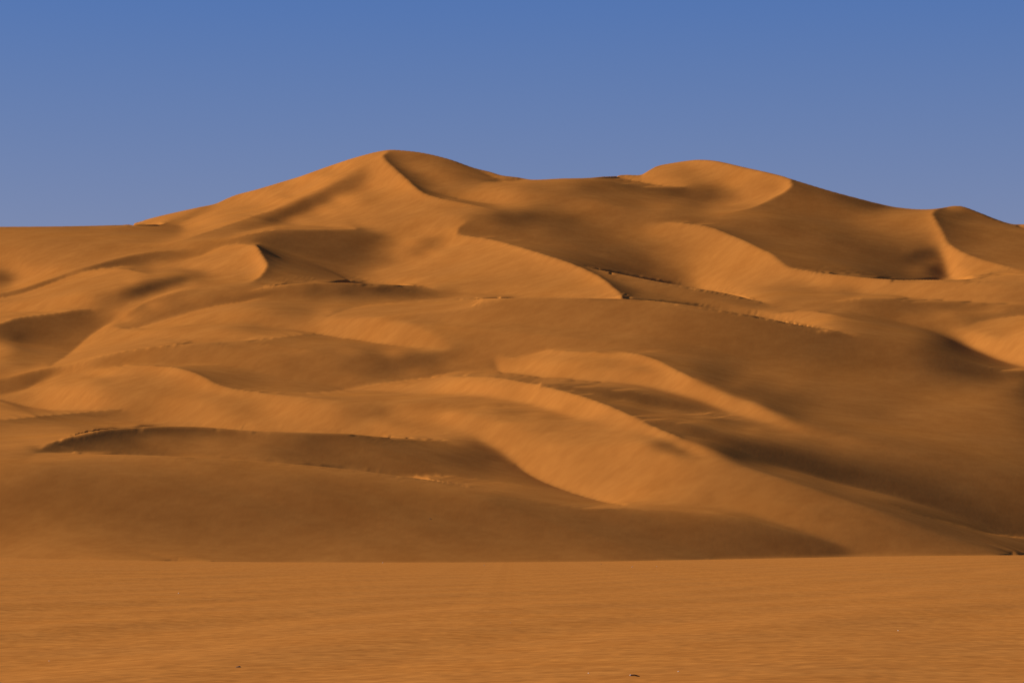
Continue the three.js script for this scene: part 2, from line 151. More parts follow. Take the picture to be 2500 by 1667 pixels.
// lean at single spots between the crests
const SPOTS = [
  // left shelf and flank
  [20, 575, 160], [150, 580, 155], [280, 575, 152], [380, 570, 148], [430, 556, 148], [120, 612, 162], [255, 612, 158], [361, 604, 155], [468, 592, 158], [553, 578, 150], [616, 560, 144], [80, 640, 172], [51, 659, 182], [115, 658, 184], [200, 632, 165], [42, 695, 190], [0, 676, 122], [14, 688, 140], [20, 650, 172],
  [340, 541, 184], [404, 530, 184], [480, 512, 180], [560, 500, 185], [700, 455, 187], [800, 425, 187], [480, 560, 186], [600, 515, 188], [700, 480, 188], [880, 392, 186],
  [663, 538, 112], [701, 521, 106], [744, 503, 110], [786, 484, 120], [850, 456, 136], [885, 434, 146], [600, 556, 138], [723, 530, 165], [786, 508, 180], [829, 482, 180], [905, 440, 184], [765, 540, 172], [701, 553, 160], [850, 523, 178], [905, 415, 186], [870, 480, 178], [893, 486, 166], [953, 446, 187], [940, 410, 187],
  // hump and hollow
  [680, 582, 104], [765, 595, 104], [850, 585, 106], [723, 637, 118], [808, 637, 112], [723, 671, 124], [850, 663, 128], [914, 578, 112], [945, 592, 136], [978, 578, 165], [935, 629, 138], [905, 676, 162], [780, 678, 126], [670, 690, 142], [1000, 595, 178], [595, 637, 186], [470, 655, 180], [565, 668, 172], [595, 676, 164], [520, 665, 178], [430, 650, 174], [560, 686, 164], [520, 690, 160], [465, 690, 162], [650, 580, 112], [880, 635, 118], [930, 560, 158],
  // slip face and smear at the left
  [340, 634, 124], [404, 622, 130], [440, 622, 140], [349, 658, 152], [383, 655, 172], [85, 704, 184], [170, 704, 180], [42, 746, 183], [130, 745, 182], [255, 674, 181], [298, 678, 174], [210, 735, 172],
  [361, 703, 92], [335, 712, 96], [398, 693, 104], [440, 680, 112], [485, 674, 136], [310, 720, 118], [272, 706, 164], [319, 688, 174], [383, 672, 164], [425, 666, 160], [383, 717, 152], [425, 704, 162], [255, 732, 142], [520, 672, 160], [290, 740, 150], [260, 760, 150],
  [0, 812, 108], [42, 827, 97], [85, 785, 116], [106, 801, 118], [170, 793, 118], [213, 790, 124], [140, 827, 125], [85, 844, 134], [42, 865, 140], [0, 846, 178], [14, 846, 158], [127, 869, 150], [64, 893, 150], [0, 900, 158], [191, 823, 138], [264, 780, 148], [298, 762, 176], [330, 745, 178], [300, 782, 178], [225, 850, 184], [180, 880, 183],
  [365, 739, 180], [425, 730, 150], [510, 717, 148], [574, 700, 148], [629, 704, 150], [489, 742, 150], [361, 765, 154], [306, 790, 155], [570, 722, 146],
  [765, 703, 108], [850, 706, 100], [935, 706, 98], [1000, 711, 110], [1050, 715, 130], [1100, 714, 152], [1140, 710, 166], [808, 728, 136], [723, 728, 140], [638, 752, 160], [935, 730, 140], [638, 780, 160], [680, 768, 150], [616, 795, 158], [744, 759, 146], [700, 790, 160], [595, 812, 168], [680, 805, 168], [383, 818, 185], [510, 785, 174], [553, 768, 174], [531, 812, 180], [213, 872, 184], [300, 830, 185],
  // great dome
  [1098, 789, 158], [1310, 789, 150], [1523, 789, 144], [1735, 789, 130], [1310, 831, 157], [1523, 835, 148], [1735, 853, 124], [1840, 850, 121], [2010, 844, 111], [2138, 853, 118], [1840, 916, 132], [2010, 916, 127], [2223, 895, 124], [2393, 938, 124], [1798, 940, 124], [1925, 940, 136], [2053, 965, 136], [2223, 1000, 140], [2435, 1026, 136], [2478, 1001, 128], [2138, 1012, 129], [2053, 1001, 129], [2478, 929, 122], [1660, 880, 130],
  [885, 801, 185], [991, 818, 180], [1034, 838, 174], [820, 800, 183], [864, 838, 142], [760, 830, 150],
  // second dune
  [298, 878, 144], [255, 884, 148], [425, 865, 148], [553, 878, 142], [723, 862, 151], [638, 848, 152], [850, 857, 153], [960, 862, 160], [1040, 852, 164], [723, 886, 130], [850, 884, 118], [935, 882, 108], [1000, 880, 104], [1050, 870, 112], [1100, 857, 136], [1140, 861, 150], [595, 915, 136], [723, 916, 143], [850, 910, 141], [1012, 900, 140], [1098, 895, 145], [1175, 893, 148], [680, 943, 148], [842, 936, 151], [500, 900, 138], [50, 935, 130], [130, 908, 130], [150, 897, 132],
  // slip basin
  [64, 975, 178], [42, 998, 170], [127, 985, 200], [213, 985, 205], [0, 985, 172], [255, 930, 168], [340, 933, 164], [404, 946, 164], [213, 960, 192], [127, 958, 192], [149, 930, 178], [425, 988, 182], [510, 1014, 182], [553, 989, 166], [590, 991, 160], [680, 1014, 182], [510, 963, 174], [786, 988, 168], [300, 910, 184], [430, 925, 176], [560, 1030, 176],
  [885, 1002, 146], [927, 1006, 140], [855, 998, 150], [800, 1012, 176], [990, 1007, 168], [885, 977, 166], [970, 978, 166], [1098, 1015, 190], [1183, 1036, 183], [927, 1036, 182], [1268, 1100, 182], [1310, 1066, 173], [1395, 1090, 178], [1438, 1151, 183], [1523, 1196, 187], [1523, 1130, 185], [1608, 1151, 180], [1608, 1198, 175], [1735, 1172, 160], [1735, 1215, 155], [1183, 988, 158], [1310, 1010, 160], [1416, 1038, 166], [1020, 950, 181], [1250, 955, 181], [1400, 995, 180], [780, 1035, 178], [1000, 1050, 178],
  [1608, 1078, 142], [1633, 1087, 130], [1663, 1100, 136], [1580, 1070, 162], [1629, 1112, 176], [1560, 1090, 182], [1680, 1130, 168],
  [1712, 1172, 164], [1840, 1194, 145], [1925, 1215, 140], [2010, 1257, 135], [2138, 1279, 128], [2265, 1321, 122], [2393, 1334, 119], [2478, 1342, 106], [2095, 1321, 128], [1755, 1223, 155],
  // trough and wedge
  [1310, 891, 193], [1438, 893, 166], [1490, 890, 160], [1565, 899, 165], [1438, 916, 180], [1523, 923, 179], [1608, 930, 183], [1693, 960, 180], [1800, 992, 177],
  [1523, 978, 117], [1627, 1003, 121], [1712, 1015, 127], [1755, 1062, 108], [1840, 1048, 138], [1925, 1062, 140], [1883, 1083, 104], [1968, 1105, 98], [2053, 1138, 94], [2138, 1109, 125], [2053, 1087, 136], [2223, 1066, 135], [2223, 1151, 110], [2435, 1151, 118], [2350, 1215, 100], [2435, 1236, 102], [2478, 1066, 130], [2180, 1172, 95], [2265, 1198, 95], [2478, 1290, 96],
  // low dune and front dune
  [85, 1045, 152], [213, 1024, 143], [298, 1015, 146], [42, 1079, 160], [0, 1095, 160], [383, 1024, 166], [340, 1011, 158], [127, 1055, 158], [470, 1030, 172],
  [127, 1096, 106], [191, 1079, 92], [255, 1087, 108], [298, 1068, 96], [383, 1070, 124], [510, 1079, 143], [616, 1079, 140], [680, 1083, 126], [765, 1075, 110], [786, 1096, 115], [850, 1109, 121], [978, 1100, 117], [1055, 1109, 117], [1183, 1138, 112], [1225, 1130, 118], [1098, 1151, 122], [1225, 1168, 130], [300, 1097, 114], [400, 1098, 132],
  [42, 1130, 148], [127, 1143, 138], [213, 1164, 130], [383, 1164, 132], [553, 1151, 135], [765, 1172, 130], [935, 1190, 128], [0, 1172, 140], [85, 1215, 128], [0, 1249, 135], [255, 1215, 125], [425, 1223, 125], [638, 1215, 128], [850, 1232, 124], [1012, 1215, 124], [1225, 1223, 122], [1438, 1266, 120], [1650, 1291, 118], [1778, 1340, 110], [1055, 1266, 124], [1438, 1321, 127], [1438, 1355, 138], [1225, 1342, 136], [1012, 1342, 138], [800, 1342, 140], [638, 1342, 140], [425, 1342, 145], [213, 1334, 152], [42, 1321, 153], [42, 1283, 142], [213, 1274, 132], [425, 1279, 128], [638, 1283, 126], [425, 1313, 134], [0, 1351, 158], [638, 1309, 132], [1650, 1345, 120], [1920, 1345, 108], [2000, 1340, 100],
  // main peak, right flank and saddle
  [983, 372, 142], [1012, 382, 138], [1098, 404, 130], [1161, 427, 118], [1140, 436, 134], [1012, 408, 146], [1055, 425, 150], [1098, 446, 152], [1038, 450, 126], [1010, 428, 122], [1063, 462, 140], [1140, 459, 155], [1183, 440, 140], [970, 388, 124], [990, 400, 138], [1225, 432, 154],
  [1310, 455, 146], [1438, 455, 120], [1523, 467, 118], [1480, 480, 128], [1650, 472, 106], [1735, 472, 112], [1769, 474, 134], [1650, 489, 130], [1310, 489, 152], [1183, 497, 170], [1438, 501, 148], [1608, 506, 148], [1755, 507, 155], [1798, 497, 168], [1840, 489, 178],
  [1670, 416, 165], [1627, 425, 174], [1691, 434, 158], [1712, 446, 148], [1755, 436, 168], [1819, 418, 181], [1712, 397, 185], [1776, 404, 182], [1861, 438, 182], [1840, 467, 178], [1797, 452, 178], [1883, 450, 172], [1600, 425, 182], [1600, 440, 180], [1530, 433, 160],
  [1968, 462, 112], [2031, 478, 112], [2138, 503, 102], [2060, 478, 96], [1968, 480, 121], [1968, 518, 127], [2053, 518, 125], [2116, 531, 140], [2180, 523, 150], [2244, 523, 158], [1925, 544, 118], [2010, 552, 118], [2053, 574, 111], [1968, 595, 122], [2053, 616, 115], [2138, 616, 105], [2180, 637, 103], [2138, 578, 125], [2201, 578, 138], [2223, 610, 118], [2244, 616, 94], [2266, 612, 108], [2257, 578, 146], [2257, 552, 160], [1968, 637, 128], [2053, 654, 122], [2180, 668, 106], [2244, 659, 118], [2286, 637, 134], [2287, 595, 156], [1850, 540, 130], [1800, 550, 124], [1700, 530, 134], [1840, 525, 138],
  [2350, 518, 116], [2393, 544, 128], [2478, 578, 132], [2350, 586, 122], [2435, 612, 138], [2490, 633, 142], [2330, 508, 138], [2310, 540, 108], [2350, 646, 181], [2393, 660, 181], [2440, 655, 174],
  // bowl
  [1500, 595, 124], [1542, 637, 108], [1585, 595, 140], [1627, 616, 150], [1665, 637, 155], [1649, 671, 128], [1682, 690, 146], [1700, 637, 172], [1712, 680, 183], [1755, 616, 182], [1798, 680, 182], [1840, 637, 184], [1606, 671, 115], [1542, 574, 138], [1712, 578, 178], [1500, 655, 98], [1650, 580, 166],
  [1395, 531, 114], [1098, 531, 170], [1140, 514, 164], [1161, 523, 142], [1225, 518, 118], [1289, 523, 109], [1353, 531, 114], [1410, 522, 130], [1183, 552, 132], [1310, 561, 128], [1438, 544, 125], [1438, 578, 122], [1353, 595, 122], [1480, 630, 106], [1565, 654, 104], [1523, 603, 120], [1438, 615, 110], [1395, 508, 144], [1268, 503, 160], [1225, 505, 166], [1230, 578, 128], [1500, 530, 138], [1600, 530, 140],
  [1501, 682, 124], [1565, 701, 134], [1650, 720, 135], [1627, 716, 131], [1755, 738, 142], [1797, 752, 150], [1840, 750, 140], [1475, 672, 132],
  [1183, 616, 179], [1225, 659, 176], [1353, 659, 180], [1310, 693, 166], [1395, 701, 168], [1438, 706, 176], [1485, 712, 182], [1098, 680, 170], [1183, 701, 165], [1140, 637, 180], [1055, 640, 177], [991, 671, 178], [1098, 595, 178], [975, 612, 166], [935, 667, 174], [1020, 611, 150], [1048, 598, 142], [1070, 584, 150], [1000, 628, 174], [1050, 612, 178], [1060, 575, 176],
  [991, 510, 180], [1055, 518, 178], [885, 533, 175], [991, 552, 168], [1055, 544, 172], [1095, 560, 176], [885, 550, 169], [1119, 497, 172], [1055, 497, 174], [800, 548, 172],
  // right middle ground
  [1883, 704, 165], [1925, 714, 155], [1861, 692, 180], [1968, 712, 152], [2053, 697, 168], [2116, 702, 179], [2180, 697, 172], [2074, 716, 150], [1925, 742, 156], [2180, 718, 166], [2308, 704, 172], [2435, 695, 172], [2478, 704, 160], [2010, 690, 180], [1990, 735, 154],
  [2138, 748, 128], [2223, 746, 114], [2308, 748, 122], [2393, 750, 136], [2095, 767, 140], [2223, 772, 145], [2308, 767, 154], [2435, 760, 150], [2010, 780, 178], [2048, 778, 154], [2040, 797, 158], [2095, 789, 142], [2180, 797, 138], [2435, 818, 177], [2350, 801, 160], [2308, 789, 148], [2138, 818, 127], [2223, 823, 130], [2223, 803, 138], [1950, 775, 183],
];


// ---------------------------------------------------------------- relief: from the survey to heights
// The unknown is the logarithm of the distance along each line of sight. A patch whose distance changes by
// (a, b) per unit of bearing and elevation has the normal (a, b, -(1 + a*u + b*v)), so the surveyed lean is an
// equation in a and b. Crests break the smoothness; the plain fixes the distance of the foot.
const X0 = -200, X1 = 2700, Y0 = 345, Y1 = 1385;
const LEVEL_LEAN = SUN[1], AMBIENT = 0.08;
const leanToCos = (t) => clamp(lin(t) / lin(165) * (LEVEL_LEAN + AMBIENT) - AMBIENT, 0.0, 0.93);
function polyAt(p, x) {
  if (x <= p[0][0]) return p[0][1] + (x - p[0][0]) * 0.5 * (p[1][1] - p[0][1]) / (p[1][0] - p[0][0]);
  const n = p.length;
  if (x >= p[n - 1][0]) return p[n - 1][1] + (x - p[n - 1][0]) * 0.5 * (p[n - 1][1] - p[n - 2][1]) / (p[n - 1][0] - p[n - 2][0]);
  let k = 0; while (x > p[k + 1][0]) k++;
  const a = p[Math.max(0, k - 1)], b = p[k], c = p[k + 1], d = p[Math.min(n - 1, k + 2)], h = c[0] - b[0], t = (x - b[0]) / h;
  const m0 = c === a ? 0 : (c[1] - a[1]) / (c[0] - a[0]) * h, m1 = (d[1] - b[1]) / (d[0] - b[0]) * h, t2 = t * t, t3 = t2 * t;
  return (2 * t3 - 3 * t2 + 1) * b[1] + (t3 - 2 * t2 + t) * m0 + (3 * t2 - 2 * t3) * c[1] + (t3 - t2) * m1;
}
const footRow = (x) => Math.max(1352, polyAt(FOOT, x));
const footDistance = (x) => 252 + 14 * Math.pow((x - 1000) / 1500, 2);
const plainRise = (x) => EYE - (footRow(x) - LEVEL) * TAN * footDistance(x);   // height of the plain at the foot of the dunes
// crest lines as fine polylines
const lines = CRESTS.map((c) => {
  let p = c.p.map((q) => q.slice());
  const ext = (a, b, x) => [x, clamp(a[1] + (a[1] - b[1]) / (a[0] - b[0]) * (x - a[0]) * 0.4, a[1] - 60, a[1] + 60), a[2], a[3]];
  let open0 = true, open1 = true;
  if (p[0][0] <= 0) { p.unshift(ext(p[0], p[1], X0 - 30)); open0 = false; }
  const n0 = p.length;
  if (p[n0 - 1][0] >= 2500) { p.push(ext(p[n0 - 1], p[n0 - 2], X1 + 30)); open1 = false; }
  const out = [];
  for (let k = 0; k < p.length - 1; k++) {
    const a = p[Math.max(0, k - 1)], b = p[k], d = p[k + 1], e = p[Math.min(p.length - 1, k + 2)];
    const len = Math.hypot(d[0] - b[0], d[1] - b[1]), n = Math.max(2, Math.ceil(len / 3));
    const l0 = Math.hypot(b[0] - a[0], b[1] - a[1]) || len, l2 = Math.hypot(e[0] - d[0], e[1] - d[1]) || len;
    for (let i = k ? 1 : 0; i <= n; i++) {
      const t = i / n, t2 = t * t, t3 = t2 * t, q = [];
      for (let m = 0; m < 2; m++) {
        const m0 = k ? (d[m] - a[m]) / (l0 + len) * len : d[m] - b[m], m1 = k < p.length - 2 ? (e[m] - b[m]) / (l2 + len) * len : d[m] - b[m];
        q[m] = (2 * t3 - 3 * t2 + 1) * b[m] + (t3 - 2 * t2 + t) * m0 + (3 * t2 - 2 * t3) * d[m] + (t3 - t2) * m1;
      }
      q[2] = b[2] + (d[2] - b[2]) * t; q[3] = b[3] + (d[3] - b[3]) * t;
      out.push(q);
    }
  }
  let s = 0; const arc = out.map((q, i) => (s += i ? Math.hypot(q[0] - out[i - 1][0], q[1] - out[i - 1][1]) : 0));
  out.forEach((q, i) => {
    let g = 1; const w = Math.min(s * 0.45, c.ease || 140);
    if (open0) g = Math.min(g, smooth(0, w, arc[i]));
    if (open1) g = Math.min(g, smooth(0, w, s - arc[i]));
    const e = out[Math.min(out.length - 1, i + 1)], f = out[Math.max(0, i - 1)], along = (e[0] - f[0]) / (Math.hypot(e[0] - f[0], e[1] - f[1]) || 1);
    q[4] = (c.gap || 0) * g * smooth(0.05, 0.5, along);
  });
  return { pts: out, soft: c.soft || 0, gap: c.gap || 0 };
});

// sparse least squares with up to four unknowns a row, by conjugate gradients
class Rows {
  constructor(cap) { this.n = 0; this.i = new Int32Array(cap * 4); this.c = new Float32Array(cap * 4); this.b = new Float32Array(cap); }
  add(b, i0, c0, i1 = 0, c1 = 0, i2 = 0, c2 = 0, i3 = 0, c3 = 0) {
    const o = this.n * 4; this.i[o] = i0; this.i[o + 1] = i1; this.i[o + 2] = i2; this.i[o + 3] = i3;
    this.c[o] = c0; this.c[o + 1] = c1; this.c[o + 2] = c2; this.c[o + 3] = c3; this.b[this.n++] = b;
  }
  solve(x, iterations) {
    const N = x.length, { i, c, b, n } = this, r = new Float64Array(N), d = new Float64Array(N), Ad = new Float64Array(N), M = new Float64Array(N).fill(1e-9);
    for (let k = 0; k < n; k++) {
      const o = k * 4, e = b[k] - c[o] * x[i[o]] - c[o + 1] * x[i[o + 1]] - c[o + 2] * x[i[o + 2]] - c[o + 3] * x[i[o + 3]];
      for (let m = o; m < o + 4; m++) { r[i[m]] += c[m] * e; M[i[m]] += c[m] * c[m]; }
    }
    let rz = 0; for (let k = 0; k < N; k++) { d[k] = r[k] / M[k]; rz += r[k] * d[k]; }
    const stop = rz * 1e-9;
    for (let it = 0; it < iterations && rz > stop; it++) {
      Ad.fill(0);
      for (let k = 0; k < n; k++) {
        const o = k * 4, e = c[o] * d[i[o]] + c[o + 1] * d[i[o + 1]] + c[o + 2] * d[i[o + 2]] + c[o + 3] * d[i[o + 3]];
        Ad[i[o]] += c[o] * e; Ad[i[o + 1]] += c[o + 1] * e; Ad[i[o + 2]] += c[o + 2] * e; Ad[i[o + 3]] += c[o + 3] * e;
      }
      let dAd = 0; for (let k = 0; k < N; k++) dAd += d[k] * Ad[k];
      const a = rz / dAd; let rz2 = 0;
      for (let k = 0; k < N; k++) { x[k] += a * d[k]; r[k] -= a * Ad[k]; rz2 += r[k] * r[k] / M[k]; }
      const be = rz2 / rz; rz = rz2;
      for (let k = 0; k < N; k++) d[k] = r[k] / M[k] + be * d[k];
    }
  }
}

function makeGrid(g) {
  const nx = Math.floor((X1 - X0) / g) + 1, e = g / 2, ny = Math.floor((Y1 - Y0) / e) + 1, N = nx * ny;   // rows are twice as close as columns
  const G = { g, e, nx, ny, N, ok: new Uint8Array(N), cutH: new Uint8Array(N), cutV: new Uint8Array(N), gapH: new Float32Array(N), gapV: new Float32Array(N), lineV: new Int16Array(N), share: new Float32Array(N), atV: new Float32Array(N), ts: new Float32Array(N), tn: new Float32Array(N) };
  for (let i = 0; i < nx; i++) {
    const x = X0 + i * g, top = polyAt(SKYLINE, x), bot = footRow(x);
    for (let j = 0; j < ny; j++) { const y = Y0 + j * e; if (y > top - e && y < bot + e * 0.5) G.ok[j * nx + i] = 1; }
  }
  const stamp = (x, y, t, w = 1) => {
    const i = Math.round((x - X0) / g), j = Math.round((y - Y0) / e);
    if (i < 0 || j < 0 || i >= nx || j >= ny) return; const k = j * nx + i; G.ts[k] += t * w; G.tn[k] += w;
  };
  for (let li = 0; li < lines.length; li++) {
    const L = lines[li], P = L.pts;
    for (let k = 0; k < P.length - 1; k++) {
      const a = P[k], b = P[k + 1], dx = b[0] - a[0], dy = b[1] - a[1];
      if (L.soft) {
        const l = Math.hypot(dx, dy), ox = dy / l * L.soft, oy = -dx / l * L.soft;   // left hand of the walk
        stamp(a[0] + ox, a[1] + oy, a[2]); stamp(a[0] - ox, a[1] - oy, a[3]);
        continue;
      }
      const put = (node, t) => { if (G.ok[node]) { G.ts[node] += t * 3; G.tn[node] += 3; } };
      let lo = Math.min(a[1], b[1]), hi = Math.max(a[1], b[1]);
      for (let j = Math.ceil((lo - Y0) / e); Y0 + j * e < hi; j++) {
        if (j < 0 || j >= ny || dy === 0) continue;
        const t = (Y0 + j * e - a[1]) / dy, x = a[0] + dx * t, i = Math.floor((x - X0) / g);
        if (i < 0 || i >= nx - 1) continue;
        const k0 = j * nx + i, gap = a[4] + (b[4] - a[4]) * t, tl = a[2] + (b[2] - a[2]) * t, tr = a[3] + (b[3] - a[3]) * t;
        G.cutH[k0] = gap > 0.1 * L.gap && L.gap > 0 ? 2 : 1; G.gapH[k0] = Math.abs(dy) > Math.abs(dx) ? (dy > 0 ? gap : -gap) : 0;
        put(k0 + 1, dy > 0 ? tl : tr); put(k0, dy > 0 ? tr : tl);
      }
      lo = Math.min(a[0], b[0]); hi = Math.max(a[0], b[0]);
      for (let i = Math.ceil((lo - X0) / g); X0 + i * g < hi; i++) {
        if (i < 0 || i >= nx || dx === 0) continue;
        const t = (X0 + i * g - a[0]) / dx, y = a[1] + dy * t, j = Math.floor((y - Y0) / e);
        if (j < 0 || j >= ny - 1) continue;
        const k0 = j * nx + i, gap = a[4] + (b[4] - a[4]) * t, tl = a[2] + (b[2] - a[2]) * t, tr = a[3] + (b[3] - a[3]) * t;
        G.cutV[k0] = gap > 0.1 * L.gap && L.gap > 0 && dx > 0 ? 2 : 1; G.share[k0] = L.gap ? gap / L.gap : 0; G.gapV[k0] = Math.abs(dx) >= Math.abs(dy) ? (dx > 0 ? gap : -gap) : 0; G.atV[k0] = y; G.lineV[k0] = li;
        put(k0, dx > 0 ? tl : tr); put(k0 + nx, dx > 0 ? tr : tl);
      }
    }
  }
  for (const [x, y, t] of SPOTS) for (let k = -2; k <= 2; k++) stamp(x + k * 5, y, t, 0.4);
  return G;
}
const upsample = (A, from, to) => {
  const out = new Float64Array(to.N);
  for (let j = 0; j < to.ny; j++) for (let i = 0; i < to.nx; i++) {
    const x = clamp(i * to.g / from.g, 0, from.nx - 1.001), y = clamp(j * to.e / from.e, 0, from.ny - 1.001), a = Math.floor(x), b = Math.floor(y), k = b * from.nx + a, s = x - a, t = y - b;
    out[j * to.nx + i] = A[k] * (1 - s) * (1 - t) + A[k + 1] * s * (1 - t) + A[k + from.nx] * (1 - s) * t + A[k + from.nx + 1] * s * t;
  }
  return out;
};

const WANTED_SLOPE = 0.36, MU = 0.02, TAU = 0.0012, BEND = 0.04, GAPW = 0.7, CRISP = 0.35;
// smoothing costs the narrow folds some of their relief, so they are asked for a little more of it
function crispen(T, G) {
  const { nx, ny, g, e, ok } = G, N = nx * ny, rx = Math.max(1, Math.round(24 / g)), ry = Math.max(1, Math.round(16 / e)), out = new Float32Array(N);
  let A = Float32Array.from(T), B = new Float32Array(N), M = Float32Array.from(ok), Q = new Float32Array(N);
  for (let k = 0; k < N; k++) A[k] *= M[k];
  const run = (src, dst, n, m, step, stride, r) => { for (let a = 0; a < m; a++) { let s = 0; const o = a * stride; for (let b = -r; b < n; b++) { if (b + r < n) s += src[o + (b + r) * step]; if (b - r - 1 >= 0) s -= src[o + (b - r - 1) * step]; if (b >= 0) dst[o + b * step] = s; } } };
  for (let pass = 0; pass < 2; pass++) { run(A, B, nx, ny, 1, nx, rx); run(B, A, ny, nx, nx, 1, ry); run(M, Q, nx, ny, 1, nx, rx); run(Q, M, ny, nx, nx, 1, ry); const q = 1 / ((2 * rx + 1) * (2 * ry + 1)); for (let k = 0; k < N; k++) { A[k] *= q; M[k] *= q; } }
  for (let k = 0; k < N; k++) out[k] = ok[k] ? leanToCos(T[k] + CRISP * (T[k] - A[k] / M[k])) : 0;
  return out;
}
let LEAN = null, prev = null, W = null, T = null, G = null;
for (const g of [32, 16, 8, 4]) {
  G = makeGrid(g);
  const { nx, ny, N, e, ok, cutH, cutV, gapH, gapV } = G;
  const okH = (k) => ok[k] && ok[k + 1] && !cutH[k], okV = (k) => ok[k] && ok[k + nx] && !cutV[k];
  // spread the surveyed lean over the ground, not across the crests
  {
    const rows = new Rows(N * 5);
    T = prev ? upsample(T, prev, G) : new Float64Array(N).fill(150);
    const q = 4 * 10 / g;
    for (let j = 0; j < ny; j++) for (let i = 0; i < nx; i++) {
      const k = j * nx + i; if (!ok[k]) continue;
      if (G.tn[k]) { const w = Math.min(3, G.tn[k]); rows.add(w * G.ts[k] / G.tn[k], k, w); }
      const h = i < nx - 1 && okH(k), v = j < ny - 1 && okV(k);
      if (h) rows.add(0, k, 0.1, k + 1, -0.1);
      if (v) rows.add(0, k, 0.05, k + nx, -0.05);
      if (h && i < nx - 2 && okH(k + 1)) rows.add(0, k, 0.7, k + 1, -1.4, k + 2, 0.7);
      if (v && j < ny - 2 && okV(k + nx)) rows.add(0, k, 0.8, k + nx, -1.6, k + 2 * nx, 0.8);
    }
    rows.solve(T, g > 10 ? 400 : g > 4 ? 200 : 120);
    for (let k = 0; k < N; k++) if (!(T[k] > 60)) T[k] = 60; else if (T[k] > 200) T[k] = 200;
    LEAN = crispen(T, G);
  }
  // distances
  W = prev ? upsample(W, prev, G) : new Float64Array(N);
  if (!prev) for (let i = 0; i < nx; i++) {
    const x = X0 + i * g, f = footRow(x);
    for (let j = 0; j < ny; j++) W[j * nx + i] = Math.log(footDistance(x)) + Math.max(0, f - (Y0 + j * e)) * TAN * 4.2;
  }
  const px = 1 / TAN;
  for (let outer = 0; outer < (g > 16 ? 20 : g > 10 ? 12 : g > 4 ? 7 : 4); outer++) {
    const rows = new Rows(N * 10);
    let err = 0, cnt = 0, bad = 0;
    for (let j = 0; j < ny; j++) for (let i = 0; i < nx; i++) {
      const k = j * nx + i; if (!ok[k]) continue;
      const x = X0 + i * g, y = Y0 + j * e, v = (LEVEL - y) * TAN, wv0 = 1 / (WANTED_SLOPE - v);
      if (j === ny - 1 || !ok[k + nx]) { // the foot
        const q = 4 * g / 5; rows.add(q * (Math.log(footDistance(x)) + (footRow(x) - y) * TAN * 4), k, q);
      }
      const H = i < nx - 1 && ok[k + 1], V = j < ny - 1 && ok[k + nx];
      if (H && cutH[k] === 2 && gapH[k]) { const gp = gapH[k], now = (W[k + 1] - W[k]) * Math.sign(gp), q = GAPW + 8 * smooth(0.6 * Math.abs(gp), -0.3 * Math.abs(gp), now) + 8 * smooth(0.008, 0, Math.abs(gp)); const side = (i > 0 && ok[k - 1] ? W[k] - W[k - 1] : 0) * 0.5 + (i < nx - 2 && ok[k + 2] ? W[k + 2] - W[k + 1] : 0) * 0.5; rows.add(q * (gp + side), k + 1, q, k, -q); }
      if (V && cutV[k] === 2 && gapV[k]) { // the drop behind the crest, measured between points a little way off it
        const gp = gapV[k], now = (W[k] - W[k + nx]) * Math.sign(gp), q = GAPW + 4 * smooth(0.6 * Math.abs(gp), -0.3 * Math.abs(gp), now) + 4 * smooth(0.008, 0, Math.abs(gp));
        let up = k, down = k + nx, steps = 1;
        for (let m = 0; m < (g > 8 ? 0 : g > 4 ? 2 : 4); m++) { if (up >= nx && ok[up - nx] && !cutV[up - nx]) { up -= nx; steps++; } if (down + nx < N && ok[down + nx] && !cutV[down]) { down += nx; steps++; } }
        rows.add(q * (gp + steps * wv0 * e * TAN), up, q, down, -q);
        const tight = 25 * smooth(0.5, 0.1, G.share[k]); if (tight) rows.add(tight * (gp + wv0 * e * TAN), k, tight, k + nx, -tight);
      }
      if (H && cutH[k] < 2 && i < nx - 2 && ok[k + 2] && cutH[k + 1] < 2) { const c = (cutH[k] + cutH[k + 1] ? BEND : 1) * TAU * 10 / (g * g) * px; rows.add(0, k, c, k + 1, -2 * c, k + 2, c); }
      if (V && cutV[k] < 2 && j < ny - 2 && ok[k + 2 * nx] && cutV[k + nx] < 2) { const c = (cutV[k] + cutV[k + nx] ? BEND : 1) * TAU * 4 / (e * e) * px; rows.add(0, k, c, k + nx, -2 * c, k + 2 * nx, c); }
      if (H && V && ok[k + nx + 1] && cutH[k] < 2 && cutV[k] < 2 && cutH[k + nx] < 2 && cutV[k + 1] < 2) {
        const crease = cutH[k] + cutV[k] + cutH[k + nx] + cutV[k + 1];
        const a = k, b = k + 1, c = k + nx, d = c + 1, s = px / (2 * g), sv = px / (2 * e);
        const c2 = (crease ? BEND : 1) * TAU * 6 / (g * e) * px; rows.add(0, a, c2, b, -c2, c, -c2, d, c2);
        const wu = (W[b] + W[d] - W[a] - W[c]) * s, wv = (W[a] + W[b] - W[c] - W[d]) * sv, u = (x + g / 2 - 1250) * TAN, vv = v - e / 2 * TAN;
        const kk = 1 + u * wu + vv * wv, n = Math.sqrt(wu * wu + wv * wv + kk * kk), S = (SUN[0] * wu + SUN[1] * wv - SUN[2] * kk) / n;
        const I = (LEAN[a] + LEAN[b] + LEAN[c] + LEAN[d]) / 4, wt = crease ? 0.6 : 1;
        const du = (SUN[0] - SUN[2] * u) / n - S * (wu + kk * u) / (n * n), dv = (SUN[1] - SUN[2] * vv) / n - S * (wv + kk * vv) / (n * n);
        // S + du (wu' - wu) + dv (wv' - wv) = I
        rows.add(wt * (I - S + du * wu + dv * wv), a, wt * (-du * s + dv * sv), b, wt * (du * s + dv * sv), c, wt * (-du * s - dv * sv), d, wt * (du * s - dv * sv)); if (!crease) { err += Math.abs(I - S); cnt++; }
